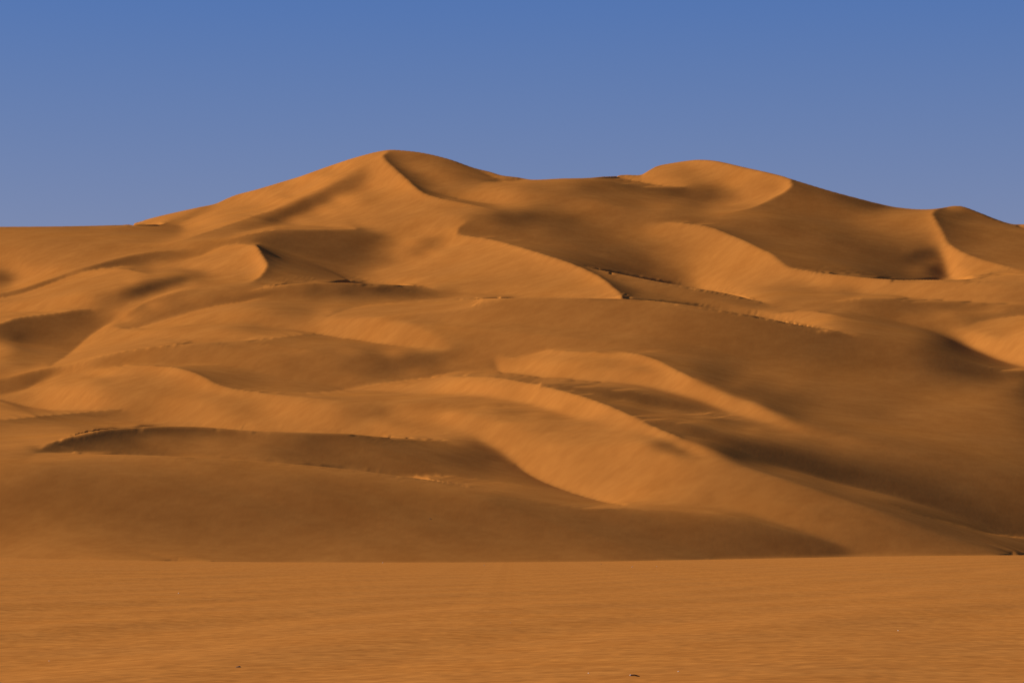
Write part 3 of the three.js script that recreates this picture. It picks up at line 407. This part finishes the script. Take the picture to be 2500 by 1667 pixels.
        const m = MU / wv0; rows.add(0, a, -m * s, b, m * s, c, -m * s, d, m * s);
        rows.add(MU, a, m * sv, b, m * sv, c, -m * sv, d, -m * sv);
        const lo = 1 / (0.72 - vv), hi = 1 / Math.max(0.03, 0.06 - vv);
        const damp = 0.015; rows.add(damp * wv, a, damp * sv, b, damp * sv, c, -damp * sv, d, -damp * sv);
        rows.add(damp * wu, a, -damp * s, b, damp * s, c, -damp * s, d, damp * s);
        if (wv < lo) bad++;
        const q0 = 0.4 * smooth(lo * 1.25, lo * 0.8, wv); if (q0 > 0) rows.add(q0 * lo * 1.1, a, q0 * sv, b, q0 * sv, c, -q0 * sv, d, -q0 * sv);
        if (wv > hi) { const q = 0.2; rows.add(q * hi, a, q * sv, b, q * sv, c, -q * sv, d, -q * sv); }
      }
    }
    rows.solve(W, g > 10 ? 220 : g > 4 ? 160 : 120);
    if (outer % 3 === 0 || g === 4) console.log('relief', g, outer, (err / cnt).toFixed(4), (bad / cnt).toFixed(4));
  }
  prev = G;
}

// ---------------------------------------------------------------- dunes: heights on a fan of ground points
const dunes = (() => {
  const { g, e, nx, ny, cutV, atV, lineV } = G;
  const cols = []; let zMax = 0;
  // straight line through a few nodes, carried on to row y
  const carry = (P, y) => {
    const n = P.length; if (n < 2) return P[0][1] - (y - P[0][0]) * 4 * TAN;
    let sx = 0, sy = 0, sxx = 0, sxy = 0; for (const [a, b] of P) { sx += a; sy += b; sxx += a * a; sxy += a * b; }
    const m = clamp((n * sxy - sx * sy) / (n * sxx - sx * sx), -14 * TAN, -1.4 * TAN); return sy / n + m * (y - sx / n);
  };
  const marks = {};   // per crest line: distance just before and just behind the crest, column by column
  const CLEAR = 5;    // nodes closer than this to a crest line give way to the line itself
  for (let i = 0; i < nx; i++) {
    const x = X0 + i * g, foot = footRow(x), top = polyAt(SKYLINE, x), segs = [];
    let j = Math.min(ny - 1, Math.floor((foot - 1 - Y0) / e));
    const jTop = Math.ceil((top + 0.5 - Y0) / e);
    let seg = []; seg.y0 = foot; seg.line0 = 'foot';
    for (; j >= jTop; j--) {
      seg.push([Y0 + j * e, W[j * nx + i]]);
      const k = (j - 1) * nx + i;
      if (j > jTop && cutV[k] === 2) {
        const share = smooth(0.08, 0.7, G.share[k]), f = (atV[k] - Y0) / e - (j - 1), plain = W[k] * (1 - f) + W[k + nx] * f;
        seg.y1 = atV[k]; seg.line1 = lineV[k]; seg.share1 = share; seg.plain1 = plain; segs.push(seg);
        seg = []; seg.y0 = atV[k]; seg.line0 = lineV[k]; seg.share0 = share; seg.plain0 = plain;
      }
    }
    if (seg.length) { seg.y1 = top; seg.line1 = 'top'; segs.push(seg); } else { segs[segs.length - 1].line1 = 'top'; segs[segs.length - 1].y1 = top; }
    for (const s of segs) {
      const span = s.y0 - s.y1, c = Math.min(CLEAR, span * 0.3), c0 = s.line0 === 'foot' ? 1 : c * (s.share0 ?? 1), c1 = s.line1 === 'top' ? Math.min(c, 4) : c * (s.share1 ?? 1);
      let keep = s.filter(([y]) => s.y0 - y > Math.max(0.3, c0) && y - s.y1 > Math.max(0.3, c1));
      if (span > 44) { // beside a crest the profile is read at set distances from it, the same in every column
        const read = (y) => { let n = 0; while (n < s.length - 2 && s[n + 1][0] > y) n++; const p = s[n], q = s[n + 1], f = clamp((y - p[0]) / (q[0] - p[0]), 0, 1); return [y, p[1] + (q[1] - p[1]) * f]; };
        if (s.share0 !== undefined) keep = [5, 8, 12].map((d) => read(s.y0 - d)).concat(keep.filter(([y]) => s.y0 - y > 15));
        if (s.share1 !== undefined) keep = keep.filter(([y]) => y - s.y1 > 15).concat([12, 8, 5].map((d) => read(s.y1 + d)));
      }
      s.keep = keep.length ? keep : [s[s.length >> 1]];
      s.start = { i, w: carry(s.keep.slice(0, 4), s.y0) }; s.end = { i, w: carry(s.keep.slice(-4), s.y1) };
      (marks[s.line0 + 'a'] ||= []).push(s.start); (marks[s.line1 + 'b'] ||= []).push(s.end);
    }
    cols.push({ x, i, segs });
  }
  for (const list of Object.values(marks)) list.forEach((m, a) => {   // even out the crest lines
    let s = 0, w = 0, sx = 0, sxx = 0, sxy = 0;
    for (let b = Math.max(0, a - 14); b <= Math.min(list.length - 1, a + 14); b++) {
      const d = list[b].i - m.i; if (Math.abs(d) > 14) continue;
      const q = Math.exp(-d * d / 36); s += q * list[b].w; w += q; sx += q * d; sxx += q * d * d; sxy += q * d * list[b].w;
    }
    const den = w * sxx - sx * sx; m.even = den > 1e-6 ? (sxx * s - sx * sxy) / den : s / w;   // weighted straight-line fit
  });
  const edges = {};
  for (const c of cols) {
    let last = 0, drop = 0, waiting = null; const out = [];
    for (const s of c.segs) {
      const P = [];
      const push = (y, w) => { let z = Math.exp(w); if (z < last + 0.01) z = last + 0.01; last = z; P.push([z, EYE + (LEVEL - y) * TAN * z]); };
      push(s.y0, s.share0 === undefined ? s.start.even : s.start.even * s.share0 + s.plain0 * (1 - s.share0));
      for (const [y, w] of s.keep) push(y, w);
      push(s.y1, s.share1 === undefined ? s.end.even : s.end.even * s.share1 + s.plain1 * (1 - s.share1));
      if (out.length) {
        const e = out[out.length - 1], a = e[e.length - 1], b = P[0], len = b[0] - a[0]; drop = len; if (waiting) waiting[2] = len;
        if (len > 1) { // ground out of sight behind the crest
          const gapSeg = [], sag = len * 0.075, n = 12;
          for (let t = 0; t <= n; t++) { const q = t / n; gapSeg.push([a[0] + len * q, a[1] + (b[1] - a[1]) * q - sag * 4 * q * (1 - q)]); }
          out.push(gapSeg);
        } else P.unshift(a);
      }
      if (s.share0 !== undefined) (edges[s.line0 + 'far'] ||= []).push([c.i, P[0], drop]);
      if (s.share1 !== undefined) { waiting = [c.i, P[P.length - 1], 0]; (edges[s.line1 + 'near'] ||= []).push(waiting); }
      out.push(P);
    }
    c.out = out; c.foot = out[0][0]; zMax = Math.max(zMax, last);
  }
  console.log('farthest crest', zMax.toFixed(0));
  return { cols, zMax, edges };
})();
const rowsZ = [];
{
  let z = 205; while (z < dunes.zMax + 6) { rowsZ.push(z); z += z < 232 ? 4 : clamp(0.42 + (z - 300) * 0.0012, 0.42, 0.8); }
  let s = 2; while (z < dunes.zMax + 900) { rowsZ.push(z); s *= 1.1; z += s; }
}
console.log('rows', rowsZ.length, 'columns', dunes.cols.length);
function pchip(P) { // slopes for a shape-keeping cubic
  const n = P.length, d = new Float64Array(n), m = new Float64Array(n);
  for (let k = 0; k < n - 1; k++) d[k] = (P[k + 1][1] - P[k][1]) / Math.max(1e-6, P[k + 1][0] - P[k][0]);
  if (n < 2) return m;
  m[0] = d[0]; m[n - 1] = d[n - 2];
  for (let k = 1; k < n - 1; k++) {
    if (d[k - 1] * d[k] <= 0) m[k] = 0; else { const h0 = P[k][0] - P[k - 1][0], h1 = P[k + 1][0] - P[k][0]; m[k] = (h0 + h1 + h0 + h1) * 0.75 / ((2 * h1 + h0) * 0.5 / d[k - 1] + (h1 + 2 * h0) * 0.5 / d[k]); }
  }
  return m;
}
const NX = dunes.cols.length, NZ = rowsZ.length, HGT = new Float32Array(NX * NZ);
dunes.cols.forEach((c, i) => {
  const first = c.out[0][0], tail = c.out[c.out.length - 1], end = tail[tail.length - 1], slopes = c.out.map(pchip);
  let s = 0, k = 0;
  const at = (z) => { // called with rising z, a little back-stepping allowed
    if (z <= first[0]) return first[1] - (first[0] - z) * 0.12;
    if (z >= end[0]) { const d = z - end[0]; return Math.max(-6, end[1] - 0.34 * d * smooth(-4, 10, d)); }
    while (s > 0 && z < c.out[s][0][0]) { s--; k = 0; }
    while (s < c.out.length - 1 && z > c.out[s][c.out[s].length - 1][0]) { s++; k = 0; }
    const P = c.out[s], m = slopes[s]; if (z < P[k][0]) k = 0;
    while (k < P.length - 2 && z > P[k + 1][0]) k++;
    const a = P[k], b = P[k + 1] || a, L = b[0] - a[0];
    if (L < 1e-6) return a[1];
    const t = clamp((z - a[0]) / L, 0, 1), t2 = t * t, t3 = t2 * t;
    return (2 * t3 - 3 * t2 + 1) * a[1] + (t3 - 2 * t2 + t) * m[k] * L + (3 * t2 - 2 * t3) * b[1] + (t3 - t2) * m[k + 1] * L;
  };
  for (let r = 0; r < NZ; r++) {   // mean over the ground around each point, so that crests do not fall between the rows
    const z = rowsZ[r], d = r < NZ - 1 ? rowsZ[r + 1] - z : 40; let h = 0, w = 0;
    for (let q = -5; q <= 5; q++) { const e = 1 - Math.abs(q) / 6; h += e * at(z + d * q / 6); w += e; }
    HGT[r * NX + i] = h / w;
  }
});
{ // wind rounds every edge over about a pace
  const tmp = new Float32Array(HGT.length);
  for (let r = 0; r < NZ; r++) for (let i = 0; i < NX; i++) { const k = r * NX + i; tmp[k] = i && i < NX - 1 ? 0.76 * HGT[k] + 0.12 * (HGT[k - 1] + HGT[k + 1]) : HGT[k]; }
  HGT.set(tmp);
}
{ // dry sand cannot stand steeper than its angle of repose: it slides until it lies
  const REPOSE = 0.68;
  for (let pass = 0; pass < 160; pass++) for (let r = 1; r < NZ - 1; r++) {
    const dz = rowsZ[r + 1] - rowsZ[r]; if (dz > 3) break;
    const mx = REPOSE * G.g * TAN * rowsZ[r], mz = REPOSE * dz, o = r * NX;
    for (let i = 0; i < NX - 1; i++) {
      const k = o + i; let d = HGT[k] - HGT[k + 1];
      if (d > mx) { d = (d - mx) * 0.3; HGT[k] -= d; HGT[k + 1] += d; } else if (d < -mx) { d = (d + mx) * 0.3; HGT[k] -= d; HGT[k + 1] += d; }
      d = HGT[k] - HGT[k + NX];
      if (d > mz) { d = (d - mz) * 0.3; HGT[k] -= d; HGT[k + NX] += d; } else if (d < -mz) { d = (d + mz) * 0.3; HGT[k] -= d; HGT[k + NX] += d; }
    }
  }
}
{ // avalanche tongues on the steep slip faces: random grains drawn out down the slope, and low wind-blown unevenness elsewhere
  const grain = new Float32Array(HGT.length), rnd = rng(11); for (let k = 0; k < grain.length; k++) grain[k] = rnd() * 2 - 1;
  const add = new Float32Array(HGT.length);
  for (let r = 2; r < NZ - 2; r++) {
    const dz = (rowsZ[r + 1] - rowsZ[r - 1]) / 2, dx = G.g * TAN * rowsZ[r];
    if (dz > 1.2) break;
    for (let i = 2; i < NX - 2; i++) {
      const k = r * NX + i, gx = (HGT[k + 1] - HGT[k - 1]) / (2 * dx), gz = (HGT[k + NX] - HGT[k - NX]) / (2 * dz), sl = Math.hypot(gx, gz);
      const X = (dunes.cols[i].x - 1250) * TAN * rowsZ[r], Z = rowsZ[r];
      const steep = smooth(0.36, 0.52, sl) * smooth(0.0, 0.25, gx) * smooth(-0.25, 0.25, fbm(X * 0.06, Z * 0.05, 2) + 0.12);
      let a = 0;
      if (steep > 0.02) {
        const n = 26, ux = gx / sl / dx * 0.34, uz = gz / sl / dz * 0.34; let s = 0;
        for (const dir of [1, -1]) { let x = i, y = r; for (let q = 0; q < n; q++) { const xi = clamp(Math.round(x), 0, NX - 1), yi = clamp(Math.round(y), 0, NZ - 1); s += grain[yi * NX + xi] * (1 - q / n); x += ux * dir; y += uz * dir; } }
        a += s / Math.sqrt(2 * n / 3) * 0.007 * steep;
      }
      a += (1 - steep) * (0.001 * noise(X * 0.9 + 3 * noise(X * 0.1, Z * 0.1), Z * 0.45) + 0.004 * noise(X * 0.33 + 9, Z * 0.21) );
      add[k] = a * smooth(first(i), first(i) + 12, Z);
    }
  }
  for (let k = 0; k < add.length; k++) HGT[k] += add[k];
  function first(i) { return dunes.cols[i].foot[0]; }
}

// ---------------------------------------------------------------- sand
// tiles of sand: height in metres scaled to 0..1, and the mix of pale quartz and dark mineral grains
function tile(size, f, color) {
  const data = new Uint8Array(size * size * 4);
  for (let j = 0; j < size; j++) for (let i = 0; i < size; i++) {
    const v = f(i / size, j / size), o = (j * size + i) * 4;
    if (color) { for (let c = 0; c < 3; c++) data[o + c] = clamp(Math.round(v[c]), 0, 255); } else data[o] = data[o + 1] = data[o + 2] = clamp(Math.round(v * 255), 0, 255);
    data[o + 3] = 255;
  }
  const t = new THREE.DataTexture(data, size, size); t.wrapS = t.wrapT = THREE.RepeatWrapping; t.magFilter = THREE.LinearFilter; t.minFilter = THREE.LinearMipmapLinearFilter; t.generateMipmaps = true;
  if (color) t.colorSpace = THREE.SRGBColorSpace;
  t.needsUpdate = true; return t;
}
function wrapNoise(x, y, p, q = p, seed = 0) { // value noise that repeats after p by q cells
  const i = Math.floor(x), j = Math.floor(y), a = x - i, b = y - j, s = a * a * (3 - 2 * a), t = b * b * (3 - 2 * b), m = (v, n) => ((v % n) + n) % n;
  const h = (u, v) => hash(m(u, p) + seed * 131, m(v, q) + seed * 57);
  const A = h(i, j), B = h(i + 1, j), C = h(i, j + 1), D = h(i + 1, j + 1);
  return (A + (B - A) * s + (C - A) * t + (A - B - C + D) * s * t) * 2 - 1;
}
const TWO_PI = Math.PI * 2;
const plainRelief = tile(1024, (u, v) => { // 9 m tile: wind ripples about 0.3 m apart, broken and wandering, over finer grain
  const bend = 0.9 * wrapNoise(u * 7, v * 7, 7, 7, 1) + 0.5 * wrapNoise(u * 19, v * 19, 19, 19, 2);
  const ripple = Math.sin(TWO_PI * (v * 27 + u * 11) + 3.2 * bend) * (0.55 + 0.45 * wrapNoise(u * 11, v * 11, 11, 11, 3));
  return 0.5 + 0.2 * ripple + 0.16 * wrapNoise(u * 30, v * 30, 30, 30, 4) + 0.10 * wrapNoise(u * 64, v * 64, 64, 64, 5);
});
const grains = (seed, coarse, middle, fine) => tile(1024, (u, v) => {
  const n = coarse * wrapNoise(u * 6, v * 9, 6, 9, seed) + middle * wrapNoise(u * 17, v * 29, 17, 29, seed + 1) + fine * wrapNoise(u * 48, v * 70, 48, 70, seed + 2);
  const d = wrapNoise(u * 3, v * 4, 3, 4, seed + 3);
  return [232 + 16 * n + 4 * d, 228 + 20 * n + 2 * d, 224 + 22 * n - 4 * d];
}, true);
const duneRelief = tile(1024, (u, v) => { // 40 m tile: long low wind marks across the slope
  const bend = 0.8 * wrapNoise(u * 6, v * 6, 6, 6, 21);
  return 0.5 + 0.14 * Math.sin(TWO_PI * (v * 34 + u * 13) + 4 * bend) * (0.5 + 0.5 * wrapNoise(u * 9, v * 9, 9, 9, 22)) + 0.18 * wrapNoise(u * 60, v * 34, 60, 34, 23) + 0.14 * wrapNoise(u * 150, v * 90, 150, 90, 24);
});
const plainGrains = grains(31, 0.2, 0.45, 0.7), duneGrains = grains(41, 0.35, 0.3, 0.25);
const every = (t, x, y = x) => { t.repeat.set(1 / x, 1 / y); return t; };
const sandColor = new THREE.Color().setRGB(0.5, 0.183, 0.034);   // times the grain tile (about 0.8) this is the sand's colour
const sandLook = { color: sandColor, roughness: 1, metalness: 0, specularIntensity: 0 };
const duneSand = new THREE.MeshPhysicalMaterial({ ...sandLook, map: every(duneGrains, 37), bumpMap: every(duneRelief, 40), bumpScale: 0.008 });
const plainSand = new THREE.MeshPhysicalMaterial({ ...sandLook, color: new THREE.Color().setRGB(0.535, 0.196, 0.037), map: every(plainGrains, 11), bumpMap: every(plainRelief, 9), bumpScale: 0.035 });

function sheet(name, nx, nz, at, material) { // a sheet of ground from at(i, r) = [x, height, z]
  const pos = new Float32Array(nx * nz * 3), uv = new Float32Array(nx * nz * 2), idx = new Uint32Array((nx - 1) * (nz - 1) * 6);
  for (let r = 0; r < nz; r++) for (let i = 0; i < nx; i++) { const k = r * nx + i, p = at(i, r); pos.set(p, k * 3); uv[k * 2] = p[0]; uv[k * 2 + 1] = -p[2]; }
  let o = 0;
  for (let r = 0; r < nz - 1; r++) for (let i = 0; i < nx - 1; i++) { const a = r * nx + i, b = a + 1, c = a + nx, d = c + 1; idx[o] = a; idx[o + 1] = b; idx[o + 2] = d; idx[o + 3] = a; idx[o + 4] = d; idx[o + 5] = c; o += 6; }
  const geo = new THREE.BufferGeometry();
  geo.setAttribute('position', new THREE.BufferAttribute(pos, 3)); geo.setAttribute('uv', new THREE.BufferAttribute(uv, 2)); geo.setIndex(new THREE.BufferAttribute(idx, 1));
  geo.computeVertexNormals();
  const m = new THREE.Mesh(geo, material); m.name = name; m.castShadow = m.receiveShadow = true; m.userData = { kind: 'structure' }; scene.add(m); return m;
}
sheet('sand_dunes', NX, NZ, (i, r) => [(dunes.cols[i].x - 1250) * TAN * rowsZ[r], HGT[r * NX + i], -rowsZ[r]], duneSand);

// the plain before the dunes: level sand with low swells, rising a little to the foot of the dunes
function plainHeight(X, Z) {
  const x = clamp(X / (TAN * Math.max(Z, 40)) + 1250, X0, X1), q = clamp((x - X0) / G.g, 0, NX - 1.001), a = Math.floor(q), s = q - a;
  const f = dunes.cols[a].foot, e = dunes.cols[a + 1].foot, fz = f[0] + (e[0] - f[0]) * s, fh = f[1] + (e[1] - f[1]) * s;
  let h = fh * Math.pow(clamp((Z - 30) / (fz - 30), 0, 1), 1.6) - Math.max(0, Z - fz) * 0.06;
  const calm = smooth(fz, fz - 90, Z), w = 2.2 * fbm(X * 0.05, Z * 0.02, 2), c = X * 0.967 - Z * 0.255;
  const swell = Math.sin(TWO_PI * c / 8.5 + w) * (0.5 + 0.7 * noise(X * 0.04 + 3, Z * 0.022)) + 0.5 * Math.sin(TWO_PI * (X * 0.91 - Z * 0.41) / 5.2 + 2 * w + 1);
  h += calm * (0.034 * swell + 0.05 * noise(X * 0.11, Z * 0.06 + 7));
  h -= 0.32 * Math.exp(-((X + 11) ** 2) / 70 - ((Z - 30) ** 2) / 900);
  return h;
}
{
  const zs = []; for (let z = -60; z < 12; z += 6) zs.push(z); for (let z = 12; z < 300; z *= 1.0085) zs.push(z);
  sheet('sand_plain', 501, zs.length, (i, r) => { const z = zs[r], X = (X0 + (X1 - X0) * i / 500 - 1250) * TAN * Math.max(z, 60); return [X, plainHeight(X, z), -z]; }, plainSand);
}
{ // the desert beyond what the survey covers
  const m = new THREE.Mesh(new THREE.PlaneGeometry(24000, 24000).rotateX(-Math.PI / 2), plainSand); m.name = 'desert'; m.position.y = -2.5; m.receiveShadow = true; m.userData = { kind: 'structure' };
  const p = m.geometry.attributes.position, uv = m.geometry.attributes.uv; for (let k = 0; k < p.count; k++) uv.setXY(k, p.getX(k), -p.getZ(k));
  scene.add(m);
}

// ---------------------------------------------------------------- stones on the sand
function groundSeen(x, y) { // the ground that lies at a surveyed bearing and row
  const v = (LEVEL - y) * TAN, u = (x - 1250) * TAN;
  if (y > footRow(x) + 0.5) {
    let z = 14; while (z < 330 && EYE + v * z > plainHeight(u * z, z)) z += 0.02 * z / 10;
    return [u * z, plainHeight(u * z, z), -z];
  }
  const i = clamp(Math.round((x - X0) / G.g), 0, NX - 1);
  for (let r = 0; r < NZ; r++) if (HGT[r * NX + i] >= EYE + v * rowsZ[r] && rowsZ[r] > dunes.cols[i].foot[0] - 2) return [u * rowsZ[r], HGT[r * NX + i], -rowsZ[r]];
}
function stoneShape(seed, w, h, d, rough = 0.3) {
  const geo = mergeVertices(new THREE.IcosahedronGeometry(1, 3).deleteAttribute('normal').deleteAttribute('uv')), p = geo.attributes.position;
  for (let k = 0; k < p.count; k++) {
    const x = p.getX(k), y = p.getY(k), z = p.getZ(k);
    const n = 1 + rough * (noise(x * 1.3 + seed * 7.1, y * 1.3 + z * 1.7 + seed) + 0.4 * noise(x * 3.1 + seed, z * 3.3 - y * 2.3 + seed * 3));
    p.setXYZ(k, x * n * w / 2, Math.max(-0.35, y * n) * h / 1.35 , z * n * d / 2);
  }
  geo.computeVertexNormals(); return geo;
}
const stoneLook = (r, g, b, roughness = 0.85) => new THREE.MeshStandardMaterial({ color: new THREE.Color().setRGB(r, g, b), roughness });
const darkStone = stoneLook(0.022, 0.012, 0.010), paleStone = stoneLook(0.72, 0.60, 0.46), greyStone = stoneLook(0.3, 0.25, 0.2);
const taken = {};
function place(name, o, x, y, label, category, group, sink = 0) {
  taken[name] = (taken[name] ?? -1) + 1; o.name = taken[name] ? name + '_' + String(taken[name]).padStart(3, '0') : name;
  const p = groundSeen(x, y); o.position.set(p[0], p[1] - sink, p[2]);
  o.traverse((c) => { c.castShadow = c.receiveShadow = true; });
  o.userData = { label, category }; if (group) o.userData.group = group; scene.add(o); return o;
}
{ // dark wedge of stone at the lower left
  const m = new THREE.Mesh(stoneShape(3, 0.078, 0.026, 0.06, 0.35), darkStone); m.rotation.set(0, 0.4, 0.12);
  place('dark_stone', m, 580, 1629, 'small dark wedge-shaped stone lying on the rippled plain at lower left', 'stone', 'stones on the sand', 0.002);
}
{ // charred twig with a bleached end at the bottom, right of the middle
  const g = new THREE.Group(), pts = [[-0.05, 0.018, 0], [-0.025, 0.022, 0.012], [0.005, 0.018, 0.004], [0.035, 0.011, -0.01], [0.062, 0.005, -0.02]].map((q) => new THREE.Vector3(...q));
  const wood = new THREE.TubeGeometry(new THREE.CatmullRomCurve3(pts), 24, 0.0085, 9), p = wood.attributes.position;
  for (let k = 0; k < p.count; k++) { const t = Math.floor(k / 10) / 24, n = 1 + 0.35 * noise(k * 0.7, t * 9) - 0.4 * Math.pow(t, 4), c = new THREE.Vector3(); new THREE.CatmullRomCurve3(pts).getPoint(t, c); p.setXYZ(k, c.x + (p.getX(k) - c.x) * n, c.y + (p.getY(k) - c.y) * n, c.z + (p.getZ(k) - c.z) * n); }
  wood.computeVertexNormals();
  const stem = new THREE.Mesh(wood, darkStone); stem.name = 'stem';
  const end = new THREE.Mesh(stoneShape(9, 0.02, 0.016, 0.02, 0.25), paleStone); end.name = 'bleached_end'; end.position.set(-0.055, 0.016, 0); end.userData = { label: 'pale bleached tip of the twig' };
  g.add(stem, end);
  place('twig', g, 1550, 1652, 'dark bent twig with a pale tip near the bottom edge of the plain', 'twig');
}
const pebbles = [
  [1050, 1270, 0.14, 0, 'dark pebble alone on the shaded front slope of the nearest dune'],
  [934, 1374, 0.13, 1, 'pale pebble on the line where the plain meets the dune, left of centre'],
  [1468, 1377.5, 0.11, 0, 'dark pebble on the plain just below the dune foot, right of centre'],
  [1544, 1384, 0.09, 1, 'pale pebble just below the dune foot, right beside the dark one'],
  [1604, 1383, 0.08, 2, 'grey pebble at the far edge of the plain, right of the pale one'],
  [1182, 1380, 0.08, 2, 'grey pebble at the far edge of the plain near the middle'],
  [435, 1449, 0.05, 1, 'pale pebble in the left middle of the plain'],
  [119, 1614, 0.022, 1, 'tiny pale pebble near the bottom left corner'],
  [1246, 1521, 0.026, 2, 'tiny grey pebble in the very middle of the plain'],
  [1437, 1644, 0.02, 1, 'tiny pale pebble just left of the dark twig'],
  [1657, 1640, 0.02, 1, 'tiny pale pebble just right of the dark twig'],
  [2194, 1540, 0.03, 1, 'tiny pale pebble alone on the right part of the plain'],
];
pebbles.forEach(([x, y, w, kind, label], k) => {
  const m = new THREE.Mesh(stoneShape(20 + k, w, w * 0.55, w * 0.85, 0.28), [darkStone, paleStone, greyStone][kind]); m.rotation.y = k * 1.3;
  place('pebble', m, x, y, label, 'pebble', 'pebbles on the sand', w * 0.05);
});
renderer.render(scene, camera);
